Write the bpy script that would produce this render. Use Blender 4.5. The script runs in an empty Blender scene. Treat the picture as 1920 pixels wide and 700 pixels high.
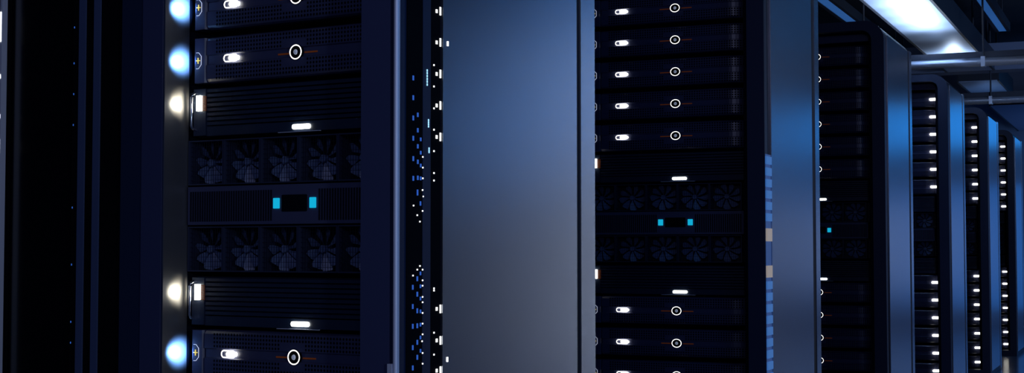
import bpy, math, random
from mathutils import Vector, Matrix
random.seed(7)
PI = math.pi
sc = bpy.context.scene
COL = sc.collection
H = 0.881                      # camera height above the floor
RZ = -6.6 * PI / 180           # the nearest cabinet is turned a little

# ------------------------------------------------------------------ helpers
class MB:
    """collects geometry for one mesh; mi = material slot index"""
    def __init__(s): s.v = []; s.f = []; s.m = []; s.sm = []
    def add(s, vs, fs, mi=0, smooth=False):
        n = len(s.v); s.v += [tuple(v) for v in vs]
        for f in fs: s.f.append([i + n for i in f]); s.m.append(mi); s.sm.append(smooth)
        return s
    def box(s, x0, x1, y0, y1, z0, z1, mi=0):
        v = [(x, y, z) for z in (z0, z1) for y in (y0, y1) for x in (x0, x1)]
        return s.add(v, [(0,2,3,1),(4,5,7,6),(0,1,5,4),(2,6,7,3),(0,4,6,2),(1,3,7,5)], mi)
    def prism_y(s, pts, y0, y1, mi=0, smooth=False):      # pts: outline in x,z extruded along y
        n = len(pts)
        v = [(x, y0, z) for x, z in pts] + [(x, y1, z) for x, z in pts]
        f = [list(range(n)), list(range(2*n-1, n-1, -1))]
        s.add(v, f, mi)
        s.add(v, [(i, i+n, (i+1) % n + n, (i+1) % n) for i in range(n)], mi, smooth)
        return s
    def prism_z(s, pts, z0, z1, mi=0):                    # pts: outline in x,y extruded along z
        n = len(pts)
        v = [(x, y, z0) for x, y in pts] + [(x, y, z1) for x, y in pts]
        return s.add(v, [list(range(n))[::-1], list(range(n, 2*n))] + [(i, (i+1) % n, (i+1) % n + n, i+n) for i in range(n)], mi)
    def band_y(s, outer, inner, y0, y1, mi=0):            # closed band between two outlines, extruded along y
        n = len(outer); v = []
        for y in (y0, y1):
            v += [(x, y, z) for x, z in outer] + [(x, y, z) for x, z in inner]
        f = []
        for i in range(n):
            j = (i+1) % n
            f += [(i, j, n+j, n+i), (2*n+i, 3*n+i, 3*n+j, 2*n+j), (i, 2*n+i, 2*n+j, j), (n+i, n+j, 3*n+j, 3*n+i)]
        return s.add(v, f, mi)
    def tube(s, pts, r, seg=8, mi=0, closed=False):
        pts = [Vector(p) for p in pts]; n = len(pts); vs = []
        for i, p in enumerate(pts):
            a = pts[(i-1) % n] if (closed or i > 0) else p
            b = pts[(i+1) % n] if (closed or i < n-1) else p
            d = (b-a).normalized()
            up = Vector((0,0,1)) if abs(d.z) < .9 else Vector((0,1,0))
            if closed: up = Vector((0,1,0))
            e1 = d.cross(up).normalized(); e2 = d.cross(e1).normalized()
            for k in range(seg):
                t = 2*PI*k/seg; vs.append(p + e1*r*math.cos(t) + e2*r*math.sin(t))
        f = []
        m = n if closed else n-1
        for i in range(m):
            for k in range(seg):
                a = i*seg+k; b = i*seg+(k+1) % seg; c = ((i+1) % n)*seg
                f.append((a, b, c+(k+1) % seg, c+k))
        s.add(vs, f, mi, True)
        if not closed: s.add(vs, [list(range(seg))[::-1], list(range((n-1)*seg, n*seg))], mi)
        return s
    def build(s, name, mats, parent=None):
        me = bpy.data.meshes.new(name); me.from_pydata(s.v, [], s.f)
        for m in (mats if isinstance(mats, (list, tuple)) else [mats]): me.materials.append(m)
        for p, mi, sm in zip(me.polygons, s.m, s.sm): p.material_index = mi; p.use_smooth = sm
        import bmesh
        bm = bmesh.new(); bm.from_mesh(me); bmesh.ops.recalc_face_normals(bm, faces=bm.faces); bm.to_mesh(me); bm.free()
        me.update()
        o = bpy.data.objects.new(name, me); COL.objects.link(o)
        if parent is not None: o.parent = parent
        return o

def capsule(cx, cz, hw, r, y0, n=8):
    """outline of a horizontal pill in x,z"""
    p = []
    for k in range(n+1):
        t = -PI/2 + PI*k/n; p.append((cx + (hw-r) + r*math.cos(t), cz + r*math.sin(t)))
    for k in range(n+1):
        t = PI/2 + PI*k/n; p.append((cx - (hw-r) + r*math.cos(t), cz + r*math.sin(t)))
    return p

def oval(cx, cz, rx, rz, n=24): return [(cx + rx*math.cos(2*PI*k/n), cz + rz*math.sin(2*PI*k/n)) for k in range(n)]

def round_rect(x0, x1, z0, z1, r, n=6, bottom=True):
    p = []
    for cx, cz, a0, rr in ((x1-r, z1-r, 0, r), (x0+r, z1-r, PI/2, r), (x0+(r if bottom else .001), z0+(r if bottom else .001), PI, r if bottom else .001), (x1-(r if bottom else .001), z0+(r if bottom else .001), 1.5*PI, r if bottom else .001)):
        for k in range(n+1):
            t = a0 + PI/2*k/n; p.append((cx + rr*math.cos(t), cz + rr*math.sin(t)))
    return p

def empty(name, loc=(0,0,0), rz=0, sx=1, label=None, cat=None, group=None):
    o = bpy.data.objects.new(name, None); COL.objects.link(o)
    o.location = loc; o.rotation_euler = (0,0,rz); o.scale = (sx,1,1); o.empty_display_size = .05
    tag(o, label, cat, group); return o
def tag(o, label=None, cat=None, group=None, kind=None):
    if label: o['label'] = label
    if cat: o['category'] = cat
    if group: o['group'] = group
    if kind: o['kind'] = kind
    return o
def kids(o): return [c for c in bpy.data.objects if c.parent == o]
def copy_tree(o, parent=None):
    c = o.copy(); COL.objects.link(c); c.parent = parent
    for ch in kids(o): copy_tree(ch, c)
    return c

# ------------------------------------------------------------------ materials
def mat(name, col, rough=.5, metal=0., bump=0., scale=300., emit=None, es=0., spec=.5, var=0.):
    m = bpy.data.materials.new(name); m.use_nodes = True
    nt = m.node_tree; b = nt.nodes['Principled BSDF']
    b.inputs['Base Color'].default_value = (*col, 1); b.inputs['Roughness'].default_value = rough
    b.inputs['Metallic'].default_value = metal; b.inputs['Specular IOR Level'].default_value = spec
    if emit: b.inputs['Emission Color'].default_value = (*emit, 1); b.inputs['Emission Strength'].default_value = es
    if bump or var:
        tc = nt.nodes.new('ShaderNodeTexCoord'); nz = nt.nodes.new('ShaderNodeTexNoise')
        nz.inputs['Scale'].default_value = scale; nz.inputs['Detail'].default_value = 3
        nt.links.new(tc.outputs['Object'], nz.inputs['Vector'])
        if bump:
            bp = nt.nodes.new('ShaderNodeBump'); bp.inputs['Strength'].default_value = bump; bp.inputs['Distance'].default_value = .001
            nt.links.new(nz.outputs['Fac'], bp.inputs['Height']); nt.links.new(bp.outputs['Normal'], b.inputs['Normal'])
        if var:
            mx = nt.nodes.new('ShaderNodeMix'); mx.data_type = 'RGBA'
            mx.inputs['A'].default_value = (*[c*(1-var) for c in col], 1); mx.inputs['B'].default_value = (*[min(1, c*(1+var)) for c in col], 1)
            nt.links.new(nz.outputs['Fac'], mx.inputs['Factor']); nt.links.new(mx.outputs['Result'], b.inputs['Base Color'])
    return m
M = dict(
    panel = mat('powder_coated_steel', (.52,.56,.62), .24, .97, .12, 900, var=.15),
    shell = mat('black_gloss_enamel', (.004,.006,.014), .35, 0, .02, 60, spec=.05),
    frame = mat('navy_satin_enamel', (.040,.050,.125), .5, 0, .1, 500),
    rib   = mat('rib_blue_enamel', (.065,.095,.20), .5, 0, .1, 500),
    navy  = mat('deep_navy_enamel', (.012,.023,.062), .45, 0, .1, 500),
    inner = mat('brushed_inner_wall', (.20,.21,.24), .42, .75, .1, 900),
    alu   = mat('edge_aluminium', (.78,.83,.95), .45, .3, .2, 900),
    bezel = mat('bezel_navy_plastic', (.045,.052,.115), .33, 0, .05, 400),
    hole  = mat('perforation_black', (.001,.0015,.004), .8, spec=.1),
    fin   = mat('fin_dark_steel', (.013,.024,.055), .4, .1, .05, 300),
    mid   = mat('control_face_plastic', (.055,.062,.13), .5, 0, .05, 400),
    slot  = mat('slot_black', (.004,.006,.015), .7, spec=.2),
    disp  = mat('display_black', (.001,.002,.005), .2),
    blade = mat('fan_blade_plastic', (.13,.18,.33), .4, 0, .05, 200),
    grille= mat('grille_wire', (.012,.016,.04), .4, .5),
    fanfr = mat('fan_frame', (.035,.045,.09), .35, .2),
    dark  = mat('dark_interior', (.003,.004,.009), .6),
    white = mat('status_white', (.9,.9,.85), .4, emit=(1,.97,.86), es=3.2),
    hot   = mat('lamp_white', (.9,.9,.85), .4, emit=(1,.96,.82), es=6.),
    warm  = mat('lamp_warm_white', (.9,.9,.85), .4, emit=(1,.93,.74), es=7.),
    ring  = mat('ring_white', (.9,.9,.9), .4, emit=(1,.98,.93), es=1.6),
    cyan  = mat('indicator_cyan', (.0,.4,.6), .4, emit=(.006,.40,.62), es=1.0),
    orange= mat('indicator_orange', (.16,.04,.008), .5, emit=(.32,.07,.012), es=.10),
    yellow= mat('indicator_yellow', (.7,.6,.1), .5, emit=(1,.78,.2), es=.7),
    outline = mat('emblem_outline', (.6,.65,.8), .4, emit=(.75,.8,1), es=.75),
    bluel = mat('indicator_blue', (.02,.08,.3), .4, emit=(.03,.12,.55), es=.75),
    palel = mat('indicator_pale_blue', (.3,.5,.7), .4, emit=(.35,.7,1), es=1.3),
    button= mat('button_steel', (.45,.5,.65), .3, .6, emit=(.25,.3,.42), es=.35),
    chrome= mat('handle_chrome', (.7,.72,.8), .18, 1.),
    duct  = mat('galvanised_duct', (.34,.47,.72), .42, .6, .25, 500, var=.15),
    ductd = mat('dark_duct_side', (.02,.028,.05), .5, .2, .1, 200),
    pipe  = mat('pipe_metal', (.45,.50,.60), .3, .7, .08, 200),
    ceil  = mat('ceiling_paint', (.012,.016,.030), .8, 0, .2, 40),
    beam  = mat('beam_paint', (.10,.14,.24), .7, 0, .15, 200),
    wall  = mat('wall_blue_grey', (.22,.34,.55), .75, 0, .15, 200),
    floor = mat('raised_floor', (.13,.17,.26), .18, 0, .05, 120),
    lamp  = mat('blue_strip_diffuser', (.1,.2,.4), .5, emit=(.03,.15,.50), es=.42, bump=.2, scale=300),
    frost = mat('painted_reflection_blue', (.08,.14,.3), .35, emit=(.06,.21,.60), es=.55, bump=.6, scale=500),  # this glow and the next two paint reflections on the cabinet side
    refl_dark= mat('painted_reflection_dark', (.05,.09,.22), .35, emit=(.05,.13,.42), es=.35, bump=.6, scale=500),
    refl_warm= mat('painted_reflection_warm', (.3,.28,.24), .35, emit=(.35,.30,.26), es=.7, bump=.6, scale=500),
)

# ------------------------------------------------------------------ equipment, local space:
# origin = bottom of the unit, x right, -y to the aisle; x=0 is the power button column
XL, XR = -.302, .227
def yoff(x):
    if x < .165: return 0.
    t = min(1, (x-.165)/.062); return .045*(1-math.sqrt(max(0, 1-t*t*.96)))

def bezel_mesh(hh):
    mb = MB(); zc = hh
    prof = [(-hh,.030),(-hh,.010),(-hh+.0025,.0035),(-hh+.007,.0),(-.0095,-.0005),(-.0075,.0035),(.0075,.0035),(.0095,-.0005),(hh-.007,0),(hh-.0025,.0035),(hh,.010),(hh,.030)]
    xs = [-.250] + [-.246 + i*.0411 for i in range(11)] + [.17,.18,.19,.20,.208,.214,.219,.223,.2265,.227]
    vs = []; n = len(prof)
    for i, x in enumerate(xs):
        o = yoff(x) + (.004 if i == 0 else 0)
        for z, y in prof: vs.append((x, y+o, zc+z))
    fs = [(i*n+k, i*n+k+1, (i+1)*n+k+1, (i+1)*n+k) for i in range(len(xs)-1) for k in range(n-1)]
    mb.add(vs, fs, 0, False)
    mb.add(vs, [list(range(n)), [len(vs)-n+k for k in range(n)][::-1]], 0)
    # perforation
    x = -.218
    while x < .218:
        for z in (.0135,.0207,.0279,.0351):
            for sg in (-1, 1):
                if abs(x+.004) < .034 and z < .022: continue
                if z > hh-.006: continue
                dx = .0082; o = yoff(x) - .0006; o2 = yoff(x+.004) - yoff(x-.004)
                pts = [(x+.0026*math.cos(t*PI/3), o+o2*.33*math.cos(t*PI/3), zc+sg*z+.0026*math.sin(t*PI/3)) for t in range(6)]
                mb.add(pts, [range(6)], 1)
        x += .0080
    return mb

def make_server():
    r = empty('server_unit'); hh = .0428
    bezel_mesh(hh).build('bezel', [M['bezel'], M['hole']], r)
    MB().box(-.245, .200, .036, .50, .002, 2*hh-.002).build('chassis', M['fin'], r)
    # left ear with emblem
    e = MB().prism_z([(-.2845,.006),(-.2815,0),(-.254,0),(-.2505,.004),(-.2505,.036),(-.2845,.036)], .001, 2*hh-.001).build('rack_ear', M['bezel'], r)
    hx = -.2705
    hexo = [(hx+.001,.0150),(hx+.0085,.0080),(hx+.0085,-.0080),(hx+.001,-.0150)]
    mb = MB(); mb.tube([(hx-.006, -.0012, hh+.0150)] + [(x,-.0012,hh+z) for x, z in hexo] + [(hx-.006,-.0012,hh-.0150)], .00055, 6)
    mb.build('emblem_outline', M['outline'], e)
    mb = MB().box(hx-.0065, hx+.0045, -.0016, 0, hh-.0007, hh+.0007).box(hx-.0017, hx-.0003, -.0016, 0, hh-.0055, hh+.0055)
    mb.build('plus_emblem', M['yellow'], e)
    # status light: an outlined pill with a bright core in the groove
    p = capsule(-.178, hh, .019, .0062, 0)
    mb = MB().tube([(x, -.0012, z) for x, z in p], .0011, 6, closed=True)
    s = mb.build('status_light', M['white'], r)
    MB().prism_y(capsule(-.170, hh, .0135, .0042, 0), -.0022, .003).build('lamp_core', M['hot'], s)
    # power button
    MB().prism_y(oval(0, hh, .0170, .0145, 28), -.0018, .004).build('button_boss', M['hole'], r)
    MB().tube([(x, -.0022, z) for x, z in oval(0, hh, .0148, .0124, 36)], .0011, 6, closed=True).build('power_ring', M['ring'], r)
    vs = []; fs = []
    for i in range(5):
        ph = PI/2*i/4
        for k in range(12): vs.append((.0050*math.cos(ph)*math.cos(k*PI/6), -.0018-.0040*math.sin(ph), hh+.0050*math.cos(ph)*math.sin(k*PI/6)))
    for i in range(4):
        for k in range(12): fs.append((i*12+k, i*12+(k+1) % 12, (i+1)*12+(k+1) % 12, (i+1)*12+k))
    MB().add(vs, fs, 0, True).build('power_button', M['button'], r)
    for x0, x1 in ((-.051,-.0195),(.0195,.052)):
        mb = MB(); k = x0
        while k < x1:
            mb.box(k, k+.0010, .0018, .004, hh-.0026, hh+.0002); k += .0014
        mb.build('orange_stripe', M['orange'], r)
    return r

def make_bay():
    """finned bay with a pull handle on the left and an oval light low in the middle"""
    r = empty('drive_enclosure'); h = .0935
    MB().box(XL, .215, .030, .50, .002, h-.002).build('chassis', M['fin'], r)
    mb = MB(); z = .0215
    mb.box(-.252, .214, .006, .030, .002, .0195)
    while z < h-.006:
        mb.add([(x, y, zz) for x in (-.252,.214) for y, zz in ((.0055,z+.0005),(.0055,z+.0062),(.0150,z+.0088),(.030,z+.0088),(.030,z))],
               [(0,1,6,5),(1,2,7,6),(2,3,8,7),(3,4,9,8),(4,0,5,9),(0,4,3,2,1),(5,6,7,8,9)]); z += .0088
    mb.build('fin_panel', M['fin'], r)
    MB().box(-.2880, -.253, .004, .030, .003, h-.003).build('end_block', M['fin'], r)
    pts = [(-.2815,.004,.014),(-.2815,-.005,.016),(-.2815,-.008,.021),(-.2815,-.008,.075),(-.2815,-.005,.081),(-.2815,.004,.084)]
    MB().tube(pts, .0026, 8).build('pull_handle', M['chrome'], r)
    MB().box(-.2745,-.2628,-.002,.004,.049,.078).build('square_light', M['hot'], r)
    mb = MB()
    for i in range(5):
        for j in range(9): mb.box(-.2612+i*.0022, -.2598+i*.0022, .0020, .0041, .049+j*.0032, .0510+j*.0032)
    mb.build('orange_hatch', M['orange'], r)
    MB().prism_y(capsule(.010, .0100, .0235, .0044, 0), .0030, .0062).build('oval_light', M['hot'], r)
    MB().box(-.05, .06, .002, .0065, .0004, .0014).build('painted_lip_highlight', M['alu'], r)  # short pale strip paints the highlight on the edge below the oval light
    return r

def make_fans():
    r = empty('fan_tray'); h = .0855; w = .1025; zc = h/2
    MB().box(XL, .215, .045, .45, .001, h-.001).build('housing', M['dark'], r)
    for i in range(5):
        cx = -.305 + w*(i+.5)
        hw = w/2-.0008
        x0, x1 = max(cx-hw, XL), min(cx+hw, .207)
        fr = MB().band_y([(x1,h-.001),(x0,h-.001),(x0,.001),(x1,.001)], [(x1-.0022,h-.0032),(x0+.0022,h-.0032),(x0+.0022,.0032),(x1-.0022,.0032)], .004, .045).build('fan_frame', M['fanfr'], r)
        mb = MB(); nb = 9
        off = [.1,.5,.25,.65,.4][i]
        for b in range(nb):
            a = 2*PI*(b+off)/nb; vs = []
            prof = [(.006,.10),(.014,.17),(.022,.23),(.030,.26),(.036,.24),(.0395,.14)]
            for rr, dw in prof:
                for sgn in (-1, 1):
                    t = a + sgn*dw + .25*(rr/.04)
                    vs.append((cx + 1.12*rr*math.cos(t), .026 + sgn*.0045*rr/.03, zc + rr*math.sin(t)))
            mb.add(vs, [(2*k, 2*k+1, 2*k+3, 2*k+2) for k in range(len(prof)-1)], 0, True)
            mb.add([(v[0], v[1]+.0012, v[2]) for v in vs], [(2*k, 2*k+2, 2*k+3, 2*k+1) for k in range(len(prof)-1)], 0, True)
        f = mb.build('fan_blades', M['blade'], r)
        MB().prism_y(oval(cx, zc, .0075, .0070, 20), .018, .040).build('fan_hub', M['blade'], f)
        mb = MB()
        k = x0+.008
        while k < x1-.003: mb.box(k-.00035, k+.00035, .0085, .0092, .003, h-.003); k += .0066
        k = .010
        while k < h-.004: mb.box(x0+.002, x1-.002, .0092, .0099, k-.00035, k+.00035); k += .0090
        mb.build('wire_grille', M['grille'], r)
    return r

def make_control():
    r = empty('control_panel_unit'); h = .0725; zc = .038
    MB().box(XL, .213, .018, .45, .001, h-.001).build('chassis', M['fin'], r)
    pf = [(XL,.004),(XL+.003,.001),(.205,.001),(.213,.006),(.213,.018),(XL,.018)]
    mb = MB().prism_z(pf, .0008, h-.0008)
    for a, b in ((-.292,-.062),(.060,.205)):
        x = a
        while x < b: mb.box(x, x+.0040, .0002, .0012, .0068, h-.010, 1); x += .0068
    mb.build('slotted_face', [M['mid'], M['slot']], r)
    MB().prism_y(round_rect(-.036,.030,zc-.0150,zc+.0150,.002,2), -.0006, .001).build('display', M['disp'], r)
    for cx in (-.0505, .0455):
        MB().prism_y(round_rect(cx-.0078,cx+.0078,zc-.0094,zc+.0094,.0012,2), -.0014, .001).build('cyan_indicator', M['cyan'], r)
    return r

# ------------------------------------------------------------------ cabinets, local space: origin on floor below the button column, y=0 is the equipment face
TOP = 1.864
def make_cabinet(p, deco):
    r = empty('server_cabinet')
    xo0, xi0, xi1, xo1, yf, yb = p['xo0'], p['xi0'], p['xi1'], p['xo1'], p['yf'], p['yb']
    rad = .085
    outer = round_rect(xo0, xo1, 0, TOP, rad, 8, False); inner = round_rect(xi0, xi1, .045, TOP-.040, .045, 8, False)
    MB().band_y(outer, inner, yf, yf+.030).build('door_frame', M[p.get('fm','navy')], r)
    o2 = round_rect(xo0+.0005, xo1-.0005, 0.0005, TOP-.0005, rad, 8, False)
    i2 = round_rect(p['xw0'], p['xw1'], .046, TOP-.039, .030, 8, False)
    MB().band_y(o2, i2, yf+.0305, yb-.012).build('shell', M['shell'], r)
    MB().prism_y(round_rect(xo0+.004, xo1-.004, .004, TOP-.004, rad, 8, False), yb-.0115, yb).build('back_panel', M['shell'], r)
    MB().box(xo1, xo1+.004, p['y0'], p['y1'], .035, TOP-.060).build('side_panel', M['panel'], r)
    MB().box(xo1-.001, xo1+.0012, p['y1'], p['y2'], .035, TOP-.060).build('panel_groove', M['dark'], r)
    MB().box(xo1-.004, xo1+.004, p['y2'], yb+.001, .010, TOP-.050).build('corner_post', M['panel'], r)
    return r

# x scale of the nearest cabinet's equipment
PA = dict(xo0=-.372, xi0=-.264, xi1=.188, xo1=.267, xw0=-.2668, xw1=.200, yf=-.058, yb=.634, y0=.065, y1=.556, y2=.574)
PB = dict(xo0=-.410, xi0=-.345, xi1=.257, xo1=.310, xw0=-.312, xw1=.240, yf=-.115, yb=.624, y0=-.050, y1=.512, y2=.560)
YB, S, XC = 4.2803, 2.0802, -1.35397
OA = Vector((-1.4007 + .006*math.cos(RZ), 2.178 + .006*math.sin(RZ), 0))
ROWS = [dict(o=OA, rz=RZ, sx=.862)] + [dict(o=Vector((XC, YB+S*k, 0)), rz=0, sx=1) for k in range(5)]
WHERE = ['nearest cabinet at left', 'second cabinet from left', 'third cabinet from left', 'fourth cabinet from left', 'fifth cabinet from left', 'farthest cabinet at right']

# nearest cabinet
cabA = make_cabinet(PA, True)
cabA.location = OA; cabA.rotation_euler = (0,0,RZ)
tag(cabA, 'nearest server cabinet with dark navy frame and wide grey blue side panel', 'server cabinet', 'server cabinets along the aisle')
MB().box(.189,.2485,-.0605,-.0582,.05,TOP-.09).build('front_trim', M['frame'], cabA)
MB().box(-.3165,-.266,-.0605,-.0582,.05,TOP-.09).build('front_trim', M['frame'], cabA)
MB().box(-.2665,-.2625,-.0572,.006,.05,TOP-.05).build('inner_wall', M['inner'], cabA)
e = MB().prism_z([(.2570,-.058)] + [(.2620-.0050*math.cos(k*PI/10), -.060-.0060*math.sin(k*PI/10)) for k in range(11)] + [(.2670,-.058)], .03, TOP-.09).build('edge_trim', M['alu'], cabA); e['label'] = 'pale aluminium edge strip'
MB().box(.2485,.2572,-.066,-.0582,-.066+.516,H-.189).build('door_catch', M['alu'], cabA)
# dark glass strip on its side, with indicators
MB().box(.2672,.2686,-.040,.060,.04,TOP-.07).build('side_glass', M['hole'], cabA)
MB().box(.2686,.2692,.006,.030,.04,TOP-.07).build('cable_rail', M['navy'], cabA)
def ind(y, z, hy, hz, m, nm):    # z relative to eye height
    return MB().box(.2686,.2700,y-hy,y+hy,H+z-hz,H+z+hz).build(nm, M[m], cabA)
# INDBEGIN
ind(0.0590,0.4111,0.0017,0.0072,'ring','port_light')
ind(0.0592,0.3568,0.0017,0.0072,'ring','port_light')
ind(0.0594,0.3021,0.0017,0.0072,'ring','port_light')
ind(0.0596,0.2474,0.0017,0.0072,'ring','port_light')
ind(0.0598,0.1929,0.0017,0.0072,'ring','port_light')
ind(0.0608,-0.1030,0.0017,0.0072,'ring','port_light')
ind(0.0610,-0.1569,0.0017,0.0072,'ring','port_light')
ind(0.0612,-0.2085,0.0017,0.0072,'ring','port_light')
ind(0.0475,0.4095,0.0022,0.003,'ring','link_light')
ind(0.0477,0.3554,0.0022,0.003,'ring','link_light')
ind(0.0479,0.3008,0.0022,0.003,'ring','link_light')
ind(0.0481,0.2464,0.0022,0.003,'ring','link_light')
ind(0.0482,0.1921,0.0022,0.003,'ring','link_light')
ind(0.0493,-0.1026,0.0022,0.003,'ring','link_light')
ind(0.0495,-0.1563,0.0022,0.003,'ring','link_light')
ind(0.0497,-0.2076,0.0022,0.003,'ring','link_light')
ind(0.0396,0.3152,0.0012,0.0014,'ring','pin_light')
ind(0.0397,0.2784,0.0012,0.0014,'ring','pin_light')
ind(0.0399,0.2407,0.0012,0.0014,'ring','pin_light')
ind(0.0400,0.2040,0.0012,0.0014,'ring','pin_light')
ind(0.0401,0.1673,0.0012,0.0014,'ring','pin_light')
ind(0.0403,0.1297,0.0012,0.0014,'ring','pin_light')
ind(0.0410,-0.0673,0.0012,0.0014,'ring','pin_light')
ind(0.0413,-0.1427,0.0012,0.0014,'ring','pin_light')
ind(0.0414,-0.1799,0.0012,0.0014,'ring','pin_light')
ind(0.0403,0.1169,0.0012,0.0014,'ring','pin_light')
ind(0.0410,-0.0710,0.0012,0.0014,'ring','pin_light')
ind(0.0185,0.3037,0.0013,0.0019,'palel','port_light')
ind(0.0185,0.2991,0.0013,0.0019,'palel','port_light')
ind(0.0185,0.2941,0.0013,0.0019,'palel','port_light')
ind(0.0186,0.2891,0.0013,0.0019,'palel','port_light')
ind(0.0186,0.2845,0.0013,0.0019,'palel','port_light')
ind(0.0186,0.2795,0.0013,0.0019,'palel','port_light')
ind(0.0229,0.2192,0.0013,0.0016,'palel','port_light')
ind(0.0229,0.2155,0.0013,0.0016,'palel','port_light')
ind(0.0229,0.2119,0.0013,0.0016,'palel','port_light')
ind(0.0229,0.2082,0.0013,0.0016,'palel','port_light')
ind(0.0247,0.1709,0.0013,0.0016,'palel','port_light')
ind(0.0247,0.1673,0.0013,0.0016,'palel','port_light')
ind(0.0247,0.1646,0.0013,0.0016,'palel','port_light')
ind(-0.0227,0.2867,0.0016,0.004,'bluel','port_light')
ind(-0.0226,0.2534,0.0016,0.004,'bluel','port_light')
ind(-0.0224,0.2193,0.0016,0.004,'bluel','port_light')
ind(-0.0223,0.1852,0.0016,0.004,'bluel','port_light')
ind(-0.0221,0.1511,0.0016,0.004,'bluel','port_light')
ind(-0.0219,0.1180,0.0016,0.004,'bluel','port_light')
ind(-0.0091,0.2257,0.0016,0.0036,'bluel','port_light')
ind(-0.0090,0.1996,0.0016,0.0036,'bluel','port_light')
ind(-0.0088,0.1725,0.0016,0.0036,'bluel','port_light')
ind(-0.0087,0.1464,0.0016,0.0036,'bluel','port_light')
ind(-0.0086,0.1194,0.0016,0.0036,'bluel','port_light')
ind(-0.0002,0.1848,0.0016,0.003,'bluel','port_light')
ind(-0.0001,0.1622,0.0016,0.003,'bluel','port_light')
ind(-0.0000,0.1406,0.0016,0.003,'bluel','port_light')
ind(0.0001,0.1189,0.0016,0.003,'bluel','port_light')
ind(0.0063,0.1554,0.0011,0.0012,'ring','pin_light')
ind(0.0064,0.1373,0.0011,0.0012,'ring','pin_light')
ind(0.0065,0.1192,0.0011,0.0012,'ring','pin_light')
ind(0.0057,0.0993,0.0011,0.0012,'ring','pin_light')
ind(0.0074,0.0885,0.0011,0.0012,'ring','pin_light')
ind(-0.0209,0.0724,0.0011,0.0012,'ring','pin_light')
ind(0.0059,0.0640,0.0011,0.0012,'ring','pin_light')
ind(-0.0099,0.0565,0.0011,0.0012,'ring','pin_light')
ind(-0.0020,0.0459,0.0011,0.0012,'ring','pin_light')
ind(-0.0093,0.0933,0.0014,0.0036,'bluel','port_light')
ind(-0.0093,0.0960,0.0014,0.0036,'bluel','port_light')
ind(-0.0005,0.0765,0.0014,0.0036,'bluel','port_light')
ind(-0.0016,-0.0287,0.0011,0.0012,'ring','pin_light')
ind(-0.0095,-0.0348,0.0011,0.0012,'ring','pin_light')
ind(0.0063,-0.0350,0.0011,0.0012,'ring','pin_light')
ind(-0.0220,-0.0445,0.0011,0.0012,'ring','pin_light')
ind(0.0064,-0.0530,0.0011,0.0012,'ring','pin_light')
ind(0.0064,-0.0620,0.0011,0.0012,'ring','pin_light')
ind(0.0065,-0.0809,0.0011,0.0012,'ring','pin_light')
ind(0.0066,-0.0898,0.0011,0.0012,'ring','pin_light')
ind(0.0066,-0.1078,0.0011,0.0012,'ring','pin_light')
ind(0.0067,-0.1257,0.0011,0.0012,'ring','pin_light')
ind(0.0068,-0.1437,0.0011,0.0012,'ring','pin_light')
ind(0.0053,-0.1552,0.0011,0.0012,'ring','pin_light')
ind(0.0069,-0.1750,0.0011,0.0012,'ring','pin_light')
ind(0.0070,-0.1929,0.0011,0.0012,'ring','pin_light')
ind(-0.0094,-0.0500,0.0015,0.004,'bluel','port_light')
ind(-0.0093,-0.0759,0.0015,0.004,'bluel','port_light')
ind(-0.0092,-0.1036,0.0015,0.004,'bluel','port_light')
ind(-0.0091,-0.1286,0.0015,0.004,'bluel','port_light')
ind(-0.0089,-0.1562,0.0015,0.004,'bluel','port_light')
ind(-0.0088,-0.1812,0.0015,0.004,'bluel','port_light')
ind(-0.0226,-0.0640,0.0015,0.004,'bluel','port_light')
ind(-0.0225,-0.0960,0.0015,0.004,'bluel','port_light')
ind(-0.0223,-0.1289,0.0015,0.004,'bluel','port_light')
ind(-0.0222,-0.1643,0.0015,0.004,'bluel','port_light')
ind(-0.0220,-0.1980,0.0015,0.004,'bluel','port_light')
ind(0.0000,-0.0412,0.0014,0.003,'bluel','port_light')
ind(0.0001,-0.0628,0.0014,0.003,'bluel','port_light')
ind(0.0002,-0.0834,0.0014,0.003,'bluel','port_light')
ind(0.0003,-0.1049,0.0014,0.003,'bluel','port_light')
ind(0.0004,-0.1272,0.0014,0.003,'bluel','port_light')
ind(0.0005,-0.1487,0.0014,0.003,'bluel','port_light')
ind(0.0006,-0.1710,0.0014,0.003,'bluel','port_light')
# INDEND
for y, z in [(0.0796, 0.3569), (0.0796, -0.1905)]:
    MB().box(.2712,.2722,y-.0016,y+.0016,H+z-.0042,H+z+.0042).build('pin_light', M['ring'], cabA)
# other cabinets
cabB = make_cabinet(PB, False)
tag(cabB, None, 'server cabinet', 'server cabinets along the aisle')
MB().box(.2575,.3095,-.1175,-.1152,.05,TOP-.09).build('front_trim', M['navy'], cabB)
MB().box(-.342,.252,-.020,.004,1.789,1.821).build('header_bar', M['bezel'], cabB)
cabs = [cabA]
CL = ['second server cabinet from left, tall blue grey side panel facing the aisle', 'third server cabinet, its rounded black top showing under the ceiling pipes',
      'fourth server cabinet, narrow, with painted white reflections near its right edge', 'fifth server cabinet, standing behind the fourth one along the aisle', 'farthest server cabinet, whose foot meets the shiny floor']
for k in range(5):
    c = cabB if k == 0 else copy_tree(cabB)
    c.location = ROWS[k+1]['o']; c['label'] = CL[k]; cabs.append(c)
# glowing boxes paint the reflections down the side of the second cabinet
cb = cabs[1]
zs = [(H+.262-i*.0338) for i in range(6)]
for z in zs: MB().box(.3102,.3150,-.113,-.052,z-.0115,z+.0115).build('painted_reflection', M['frost'], cb)
MB().box(.3102,.3150,-.113,-.052,H+.022,H+.060).build('painted_reflection', M['refl_warm'], cb)
MB().box(.3102,.3150,-.113,-.052,H-.085,H-.050).build('painted_reflection', M['refl_warm'], cb)
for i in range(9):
    z = H-.108-i*.0338; MB().box(.3102,.3150,-.113,-.052,z-.0115,z+.0115).build('painted_reflection', M['frost'], cb)

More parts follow.
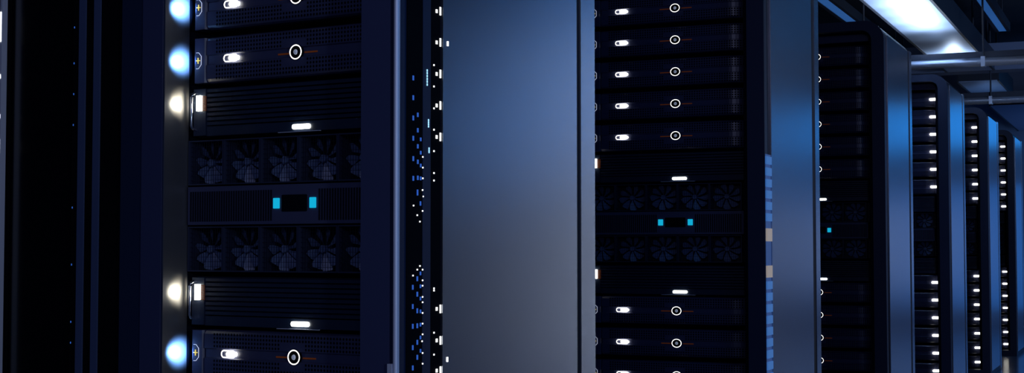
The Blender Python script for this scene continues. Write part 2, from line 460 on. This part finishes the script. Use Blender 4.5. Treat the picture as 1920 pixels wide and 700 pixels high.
MB().box(.3101,.3112,-.113,-.052,H-.40,H+.280).build('painted_reflection_backing', M['refl_dark'], cb)
# dark neighbour at the far left
n = empty('server_cabinet', OA, RZ, 1, 'black neighbouring cabinet with two navy ribs, cut off by the left edge', 'server cabinet', 'server cabinets along the aisle')
ox, ix = -.3735, -.512
o_ = round_rect(-1.010, ox, 0, TOP, .08, 8, False); i_ = round_rect(-.700, ix, .045, TOP-.05, .03, 8, False)
MB().band_y(o_, i_, -.050, -.02).build('door_frame', M['hole'], n)
MB().prism_y(round_rect(-1.009, ox-.001, 0.001, TOP-.001, .08, 8, False), -.0195, .63).build('shell', M['dark'], n)
MB().box(-.699, ix-.001, -.040, -.034, .046, TOP-.051).build('glass_door', M['disp'], n)
for x0, x1 in ((-.4527,-.4358),(-.4930,-.4756)):
    MB().box(x0, x1, -.0535, -.0502, .04, TOP-.08).build('door_rib', M['rib'], n)
MB().box(-.3775,-.374,-.0535,-.0502,.04,TOP-.08).build('edge_line', M['navy'], n)
e = MB().box(-.7060,-.7005,-.064,-.0502,.04,TOP-.08).build('edge_trim', M['alu'], n); e['label'] = 'pale aluminium edge strip'
for z in (.43,.36,.30,.24,.08,-.03,-.14,-.18):
    MB().prism_y(oval(-.5085, H+z, .0010,.0020,8), -.0512, -.0502).build('pilot_light', M['bluel'], n)
for z, hz in ((.445,.030),(.345,.004),(.265,.004),(.205,.014)):  # glowing patches paint LED reflections on the edge trim
    MB().box(-.7062,-.7018,-.0652,-.0642,H+z-hz,H+z+hz).build('painted_edge_reflection', M['ring'], n)

# ------------------------------------------------------------------ fill the racks
Z_UP = .352-.0428; Z_LO = -.192-.0428
def place(proto, used, row, z, label, group):
    o = proto if not used[0] else copy_tree(proto); used[0] = True
    R = ROWS[row]
    o.location = (R['o'].x, R['o'].y, H+z); o.rotation_euler = (0,0,R['rz']); o.scale = (R['sx'],1,1)
    o['label'] = label; o['category'] = o['category'] if 'category' in o else cat_of[proto.name.split('.')[0]]; o['group'] = group
    return o
cat_of = dict(server_unit='server', drive_enclosure='drive enclosure', fan_tray='fan tray', control_panel_unit='control panel')
srv, bay, fan, ctl = make_server(), make_bay(), make_fans(), make_control()
us, ub, uf, uc = [0], [0], [0], [0]
ordn = ['lowest', 'second lowest', 'third up', 'fourth up', 'fifth up', 'sixth up']
ordl = ['topmost', 'second', 'third', 'fourth', 'fifth', 'sixth', 'seventh']
UP = [2,5,6,6,6,6]; LO = [1,3,5,6,7,7]
servers = {}
for r in range(6):
    W = WHERE[r]
    for k in range(UP[r]):
        servers[(r,k)] = place(srv, us, r, Z_UP+.1*k, f'perforated server, {ordn[k]} above the finned bays in the {W}', 'servers above the finned bays')
    for k in range(LO[r]):
        servers[(r,-1-k)] = place(srv, us, r, Z_LO-.1*k, f'perforated server, {ordl[k]} below the finned bays in the {W}', 'servers below the finned bays')
    place(bay, ub, r, .2085, f'finned dark bay above both fan rows in the {W}', 'finned drive bays')
    place(bay, ub, r, -.1435, f'finned dark bay below both fan rows in the {W}', 'finned drive bays')
    place(fan, uf, r, .1180, f'upper row of five caged fans in the {W}', 'fan rows')
    place(fan, uf, r, -.0430, f'lower row of five caged fans in the {W}', 'fan rows')
    place(ctl, uc, r, .0440, f'slotted control strip with cyan lights between fan rows in the {W}', 'control strips')
# glowing pills paint right-hand reflections on servers of the three farthest cabinets
mk = MB().prism_y(capsule(.2140, .0428, .0200, .0072, 0), -.004, .010)
m0 = mk.build('painted_glint', M['white'], servers[(3,0)])
for key, s in servers.items():
    if key[0] >= 3 and key != (3,0):
        c = m0.copy(); COL.objects.link(c); c.parent = s

# ------------------------------------------------------------------ the setting (eye-height based z + H)
def st(name, mb, m): return tag(mb.build(name, M[m]), kind='structure')
st('floor', MB().box(-5, 2.2, -1.5, 17.2, -.06, 0), 'floor')
st('ceiling', MB().box(-5, 2.2, -1.5, 17.2, H+1.86, H+1.95), 'ceil')
st('wall_far', MB().box(-5, 2.2, 17.2, 17.35, 0, H+1.86), 'wall')
st('wall_left', MB().box(-5.15, -5, -1.5, 17.2, 0, H+1.86), 'ceil')
st('wall_right', MB().box(2.2, 2.35, -1.5, 17.2, 0, H+1.86), 'wall')
st('trim_1', MB().box(-5, 2.2, 11.10, 11.30, H+1.32, H+1.52), 'beam')
st('trim_2', MB().box(-5, 2.2, 13.60, 13.80, H+1.33, H+1.60), 'beam')
def duct(x0, x1, y0, y1, z, label):
    d = empty('air_duct', ((x0+x1)/2, (y0+y1)/2, H+z), 0, 1, label, 'air duct')
    cx, cy = (x0+x1)/2, (y0+y1)/2; a, b = (x1-x0)/2, (y1-y0)/2
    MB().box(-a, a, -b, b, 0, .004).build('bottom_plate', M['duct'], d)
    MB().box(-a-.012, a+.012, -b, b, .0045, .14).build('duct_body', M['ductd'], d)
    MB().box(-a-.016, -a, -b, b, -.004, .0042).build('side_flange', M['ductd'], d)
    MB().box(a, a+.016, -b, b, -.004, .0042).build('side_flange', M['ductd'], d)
    for y in (-b+.25, b-.25): MB().tube([(.05,y,.14),(.05,y,1.86-z)], .008, 6).build('hanger_rod', M['ductd'], d)
    return d
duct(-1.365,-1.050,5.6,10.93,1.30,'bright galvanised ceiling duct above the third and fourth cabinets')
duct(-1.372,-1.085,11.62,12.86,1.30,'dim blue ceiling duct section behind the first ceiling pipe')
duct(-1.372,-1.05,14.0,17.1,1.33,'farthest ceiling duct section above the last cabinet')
def pipe(y, z, r, x0, x1, rods, label):
    p = empty('ceiling_pipe', ((x0+x1)/2, y, H+z), 0, 1, label, 'ceiling pipe', 'ceiling pipes across the aisle')
    w = (x1-x0)/2
    MB().tube([(-w,0,0),(w,0,0)], r, 20).build('pipe', M['pipe'], p)
    MB().box(-w, w, .01, .07, r*.7, r*.7+.045).build('cable_tray', M['ductd'], p)
    for x in [q-(x0+x1)/2 for q in rods]:
        MB().box(x-.012, x+.012, -r-.004, r+.004, -r-.004, r+.004).build('pipe_clamp', M['pipe'], p)
        MB().tube([(x,0,r),(x,0,1.86-z)], .006, 6).build('hanger_rod', M['ductd'], p)
    return p
pipe(8.86, 1.105, .026, -1.75, 1.9, (-1.6,-.904,.2,1.3), 'nearer horizontal ceiling pipe crossing over the fourth cabinet')
pipe(11.15, 1.100, .026, -1.75, 1.9, (-1.6,-1.089,.2,1.3), 'farther horizontal ceiling pipe crossing over the fifth cabinet')
pipe(6.85, 1.42, .022, -2.6, 1.9, (-2.4,-.9,.2,1.3), 'faint dark ceiling pipe above the third cabinet')
def strip(x0, x1, y0, y1, z, label):
    s = empty('strip_light', ((x0+x1)/2, (y0+y1)/2, H+z), 0, 1, label, 'strip light', 'blue ceiling strip lights')
    a, b = (x1-x0)/2, (y1-y0)/2
    MB().box(-a, a, -b, b, 0, .006).build('diffuser', M['lamp'], s)
    MB().box(-a-.025, -a-.0005, -b, b, -.004, .05).box(a+.0005, a+.025, -b, b, -.004, .05).box(-a-.025, a+.025, -b, b, .0501, .06).build('channel', M['ductd'], s)
    for y in (-b+.3, b-.45, b-.05):
        MB().tube([(0,y,.05),(0,y,1.86-z)], .006, 6).build('hanger_rod', M['ductd'], s)
strip(-1.955,-1.885,6.0,12.5,1.60,'blue strip light left of the bright duct')
strip(-1.016,-.963,6.0,11.08,1.60,'blue strip light right of the bright duct, ending at the beam')

# ------------------------------------------------------------------ lights
def area(name, loc, tgt, sx, sy, e, col, spread=180):
    l = bpy.data.lights.new(name, 'AREA'); l.shape = 'RECTANGLE'; l.size = sx; l.size_y = sy; l.energy = e; l.color = col; l.spread = spread*PI/180
    o = bpy.data.objects.new(name, l); COL.objects.link(o); o.location = loc
    d = Vector(tgt)-Vector(loc); o.rotation_euler = d.to_track_quat('-Z','Z').to_euler(); return o
def spot(name, loc, tgt, e, col, ang=60, blend=.8, r=.01):
    l = bpy.data.lights.new(name, 'SPOT'); l.energy = e; l.color = col; l.spot_size = ang*PI/180; l.spot_blend = blend; l.shadow_soft_size = r
    o = bpy.data.objects.new(name, l); COL.objects.link(o); o.location = loc
    d = Vector(tgt)-Vector(loc); o.rotation_euler = d.to_track_quat('-Z','Y').to_euler(); return o
# unseen blue area lights added high over the aisle to tint the panels
for y, e in ((2.0, 11), (6.0, 7), (10.0, 4), (14.0, 9)):
    area('added_blue_light', (.5, y, H+1.5), (-1.0, y, .9), 3.2, .3, e, (.02,.30,.95))
# unseen area lights added along the far side and end for panel reflections
area('added_pale_light', (2.15, 8.7, .85), (-1, 8.7, .85), 3.2, .75, 20, (.70,.77,.98))
area('added_pale_light', (1.45, 17.1, .9), (1.45, 10, .9), 1.2, 1.0, 1.8, (.45,.58,.95))
area('added_end_light', (.3, 16.9, H+1.45), (.3, 8, 1.4), 2.4, .6, 5, (.02,.30,.95))
area('added_end_light', (-.1, 17.1, .9), (-.1, 10, .9), 1.7, 1.4, 2.8, (.02,.24,.90))
# unseen fill added behind the viewer to lift the dark cabinet fronts
area('added_fill_light', (.3, -1.2, 2.2), (-1.4, 3.5, .9), 1.6, .8, 14, (.52,.56,1))
spot('added_edge_spot', (1.6, .2, H+.3), (-1.15, 2.1, H), 42, (.60,.74,1), 34, .6, .1)  # unseen spot added to brighten the pale edge strip
area('added_wall_wash', (.6, 15.6, H+.2), (-.9, 17.2, H+1.3), 1.8, .4, 7, (.40,.60,1))  # unseen light added to lift the far wall to a hazy blue
spot('added_beam_spot', (.3, 9.0, H+.95), (-.8, 11.1, H+1.42), 45, (.50,.66,1), 50, 1, .08)  # unseen spot added to brighten the ceiling beam
spot('added_duct_spot', (-1.2, 12.3, H+.95), (-1.23, 12.3, H+1.3), 1.6, (.35,.6,1), 150, 1, .03)  # unseen blue spot added under the second duct section
# unseen spots added to throw glow blobs on the nearest cabinet's inner wall
def la(x, y, z):
    c, s_ = math.cos(RZ), math.sin(RZ); return (OA.x+x*c-y*s_, OA.y+x*s_+y*c, H+z)
for z, col in ((.352,(.20,.47,1)),(.452,(.20,.47,1)),(-.192,(.20,.47,1)),(.272,(1,.88,.6)),(-.080,(1,.88,.6))):
    spot('added_blob_spot', la(-.230,-.011,z), la(-.266,-.012,z), 2.1 if z > .3 or z < -.1 else .7, col, 95, 1, .004)
# unseen spots added just under the duct to make its glow
for y, e in ((7.5, 9), (7.8, 11), (8.1, 11), (8.4, 12), (8.7, 8), (9.15, .5), (9.95, 9)):
    spot('added_duct_spot', (-1.205, y, H+1.12), (-1.205, y, H+1.3), e, (.80,.90,1), 165, 1, .02)
spot('added_pipe_spot', (-.2, 7.6, H+.75), (-1.1, 9.2, H+1.1), 14, (.8,.88,1), 34, 1, .05)  # unseen spot added to put a highlight on the nearer pipe

w = bpy.data.worlds.new('world'); sc.world = w; w.use_nodes = True
w.node_tree.nodes['Background'].inputs['Color'].default_value = (.02,.05,.14,1); w.node_tree.nodes['Background'].inputs['Strength'].default_value = .3

# ------------------------------------------------------------------ camera
cd = bpy.data.cameras.new('camera'); cam = bpy.data.objects.new('camera', cd); COL.objects.link(cam)
a, t, rl = .42007, .04339, -.00043
F = Vector((-math.sin(a)*math.cos(t), math.cos(a)*math.cos(t), math.sin(t))); R = Vector((math.cos(a), math.sin(a), 0)); U = R.cross(F)
R2 = R*math.cos(rl)+U*math.sin(rl); U2 = -R*math.sin(rl)+U*math.cos(rl)
m = Matrix((R2, U2, -F)).transposed().to_4x4(); m.translation = Vector((0,0,H)); cam.matrix_world = m
cd.sensor_width = 36; cd.lens = 2694.436/1920*36; cd.clip_start = .02
sc.camera = cam
sc.cycles.use_denoising = True
sc.view_settings.view_transform = 'Standard'; sc.view_settings.look = 'None'; sc.view_settings.gamma = 1
sc.view_settings.use_curve_mapping = False; sc.view_settings.exposure = 0
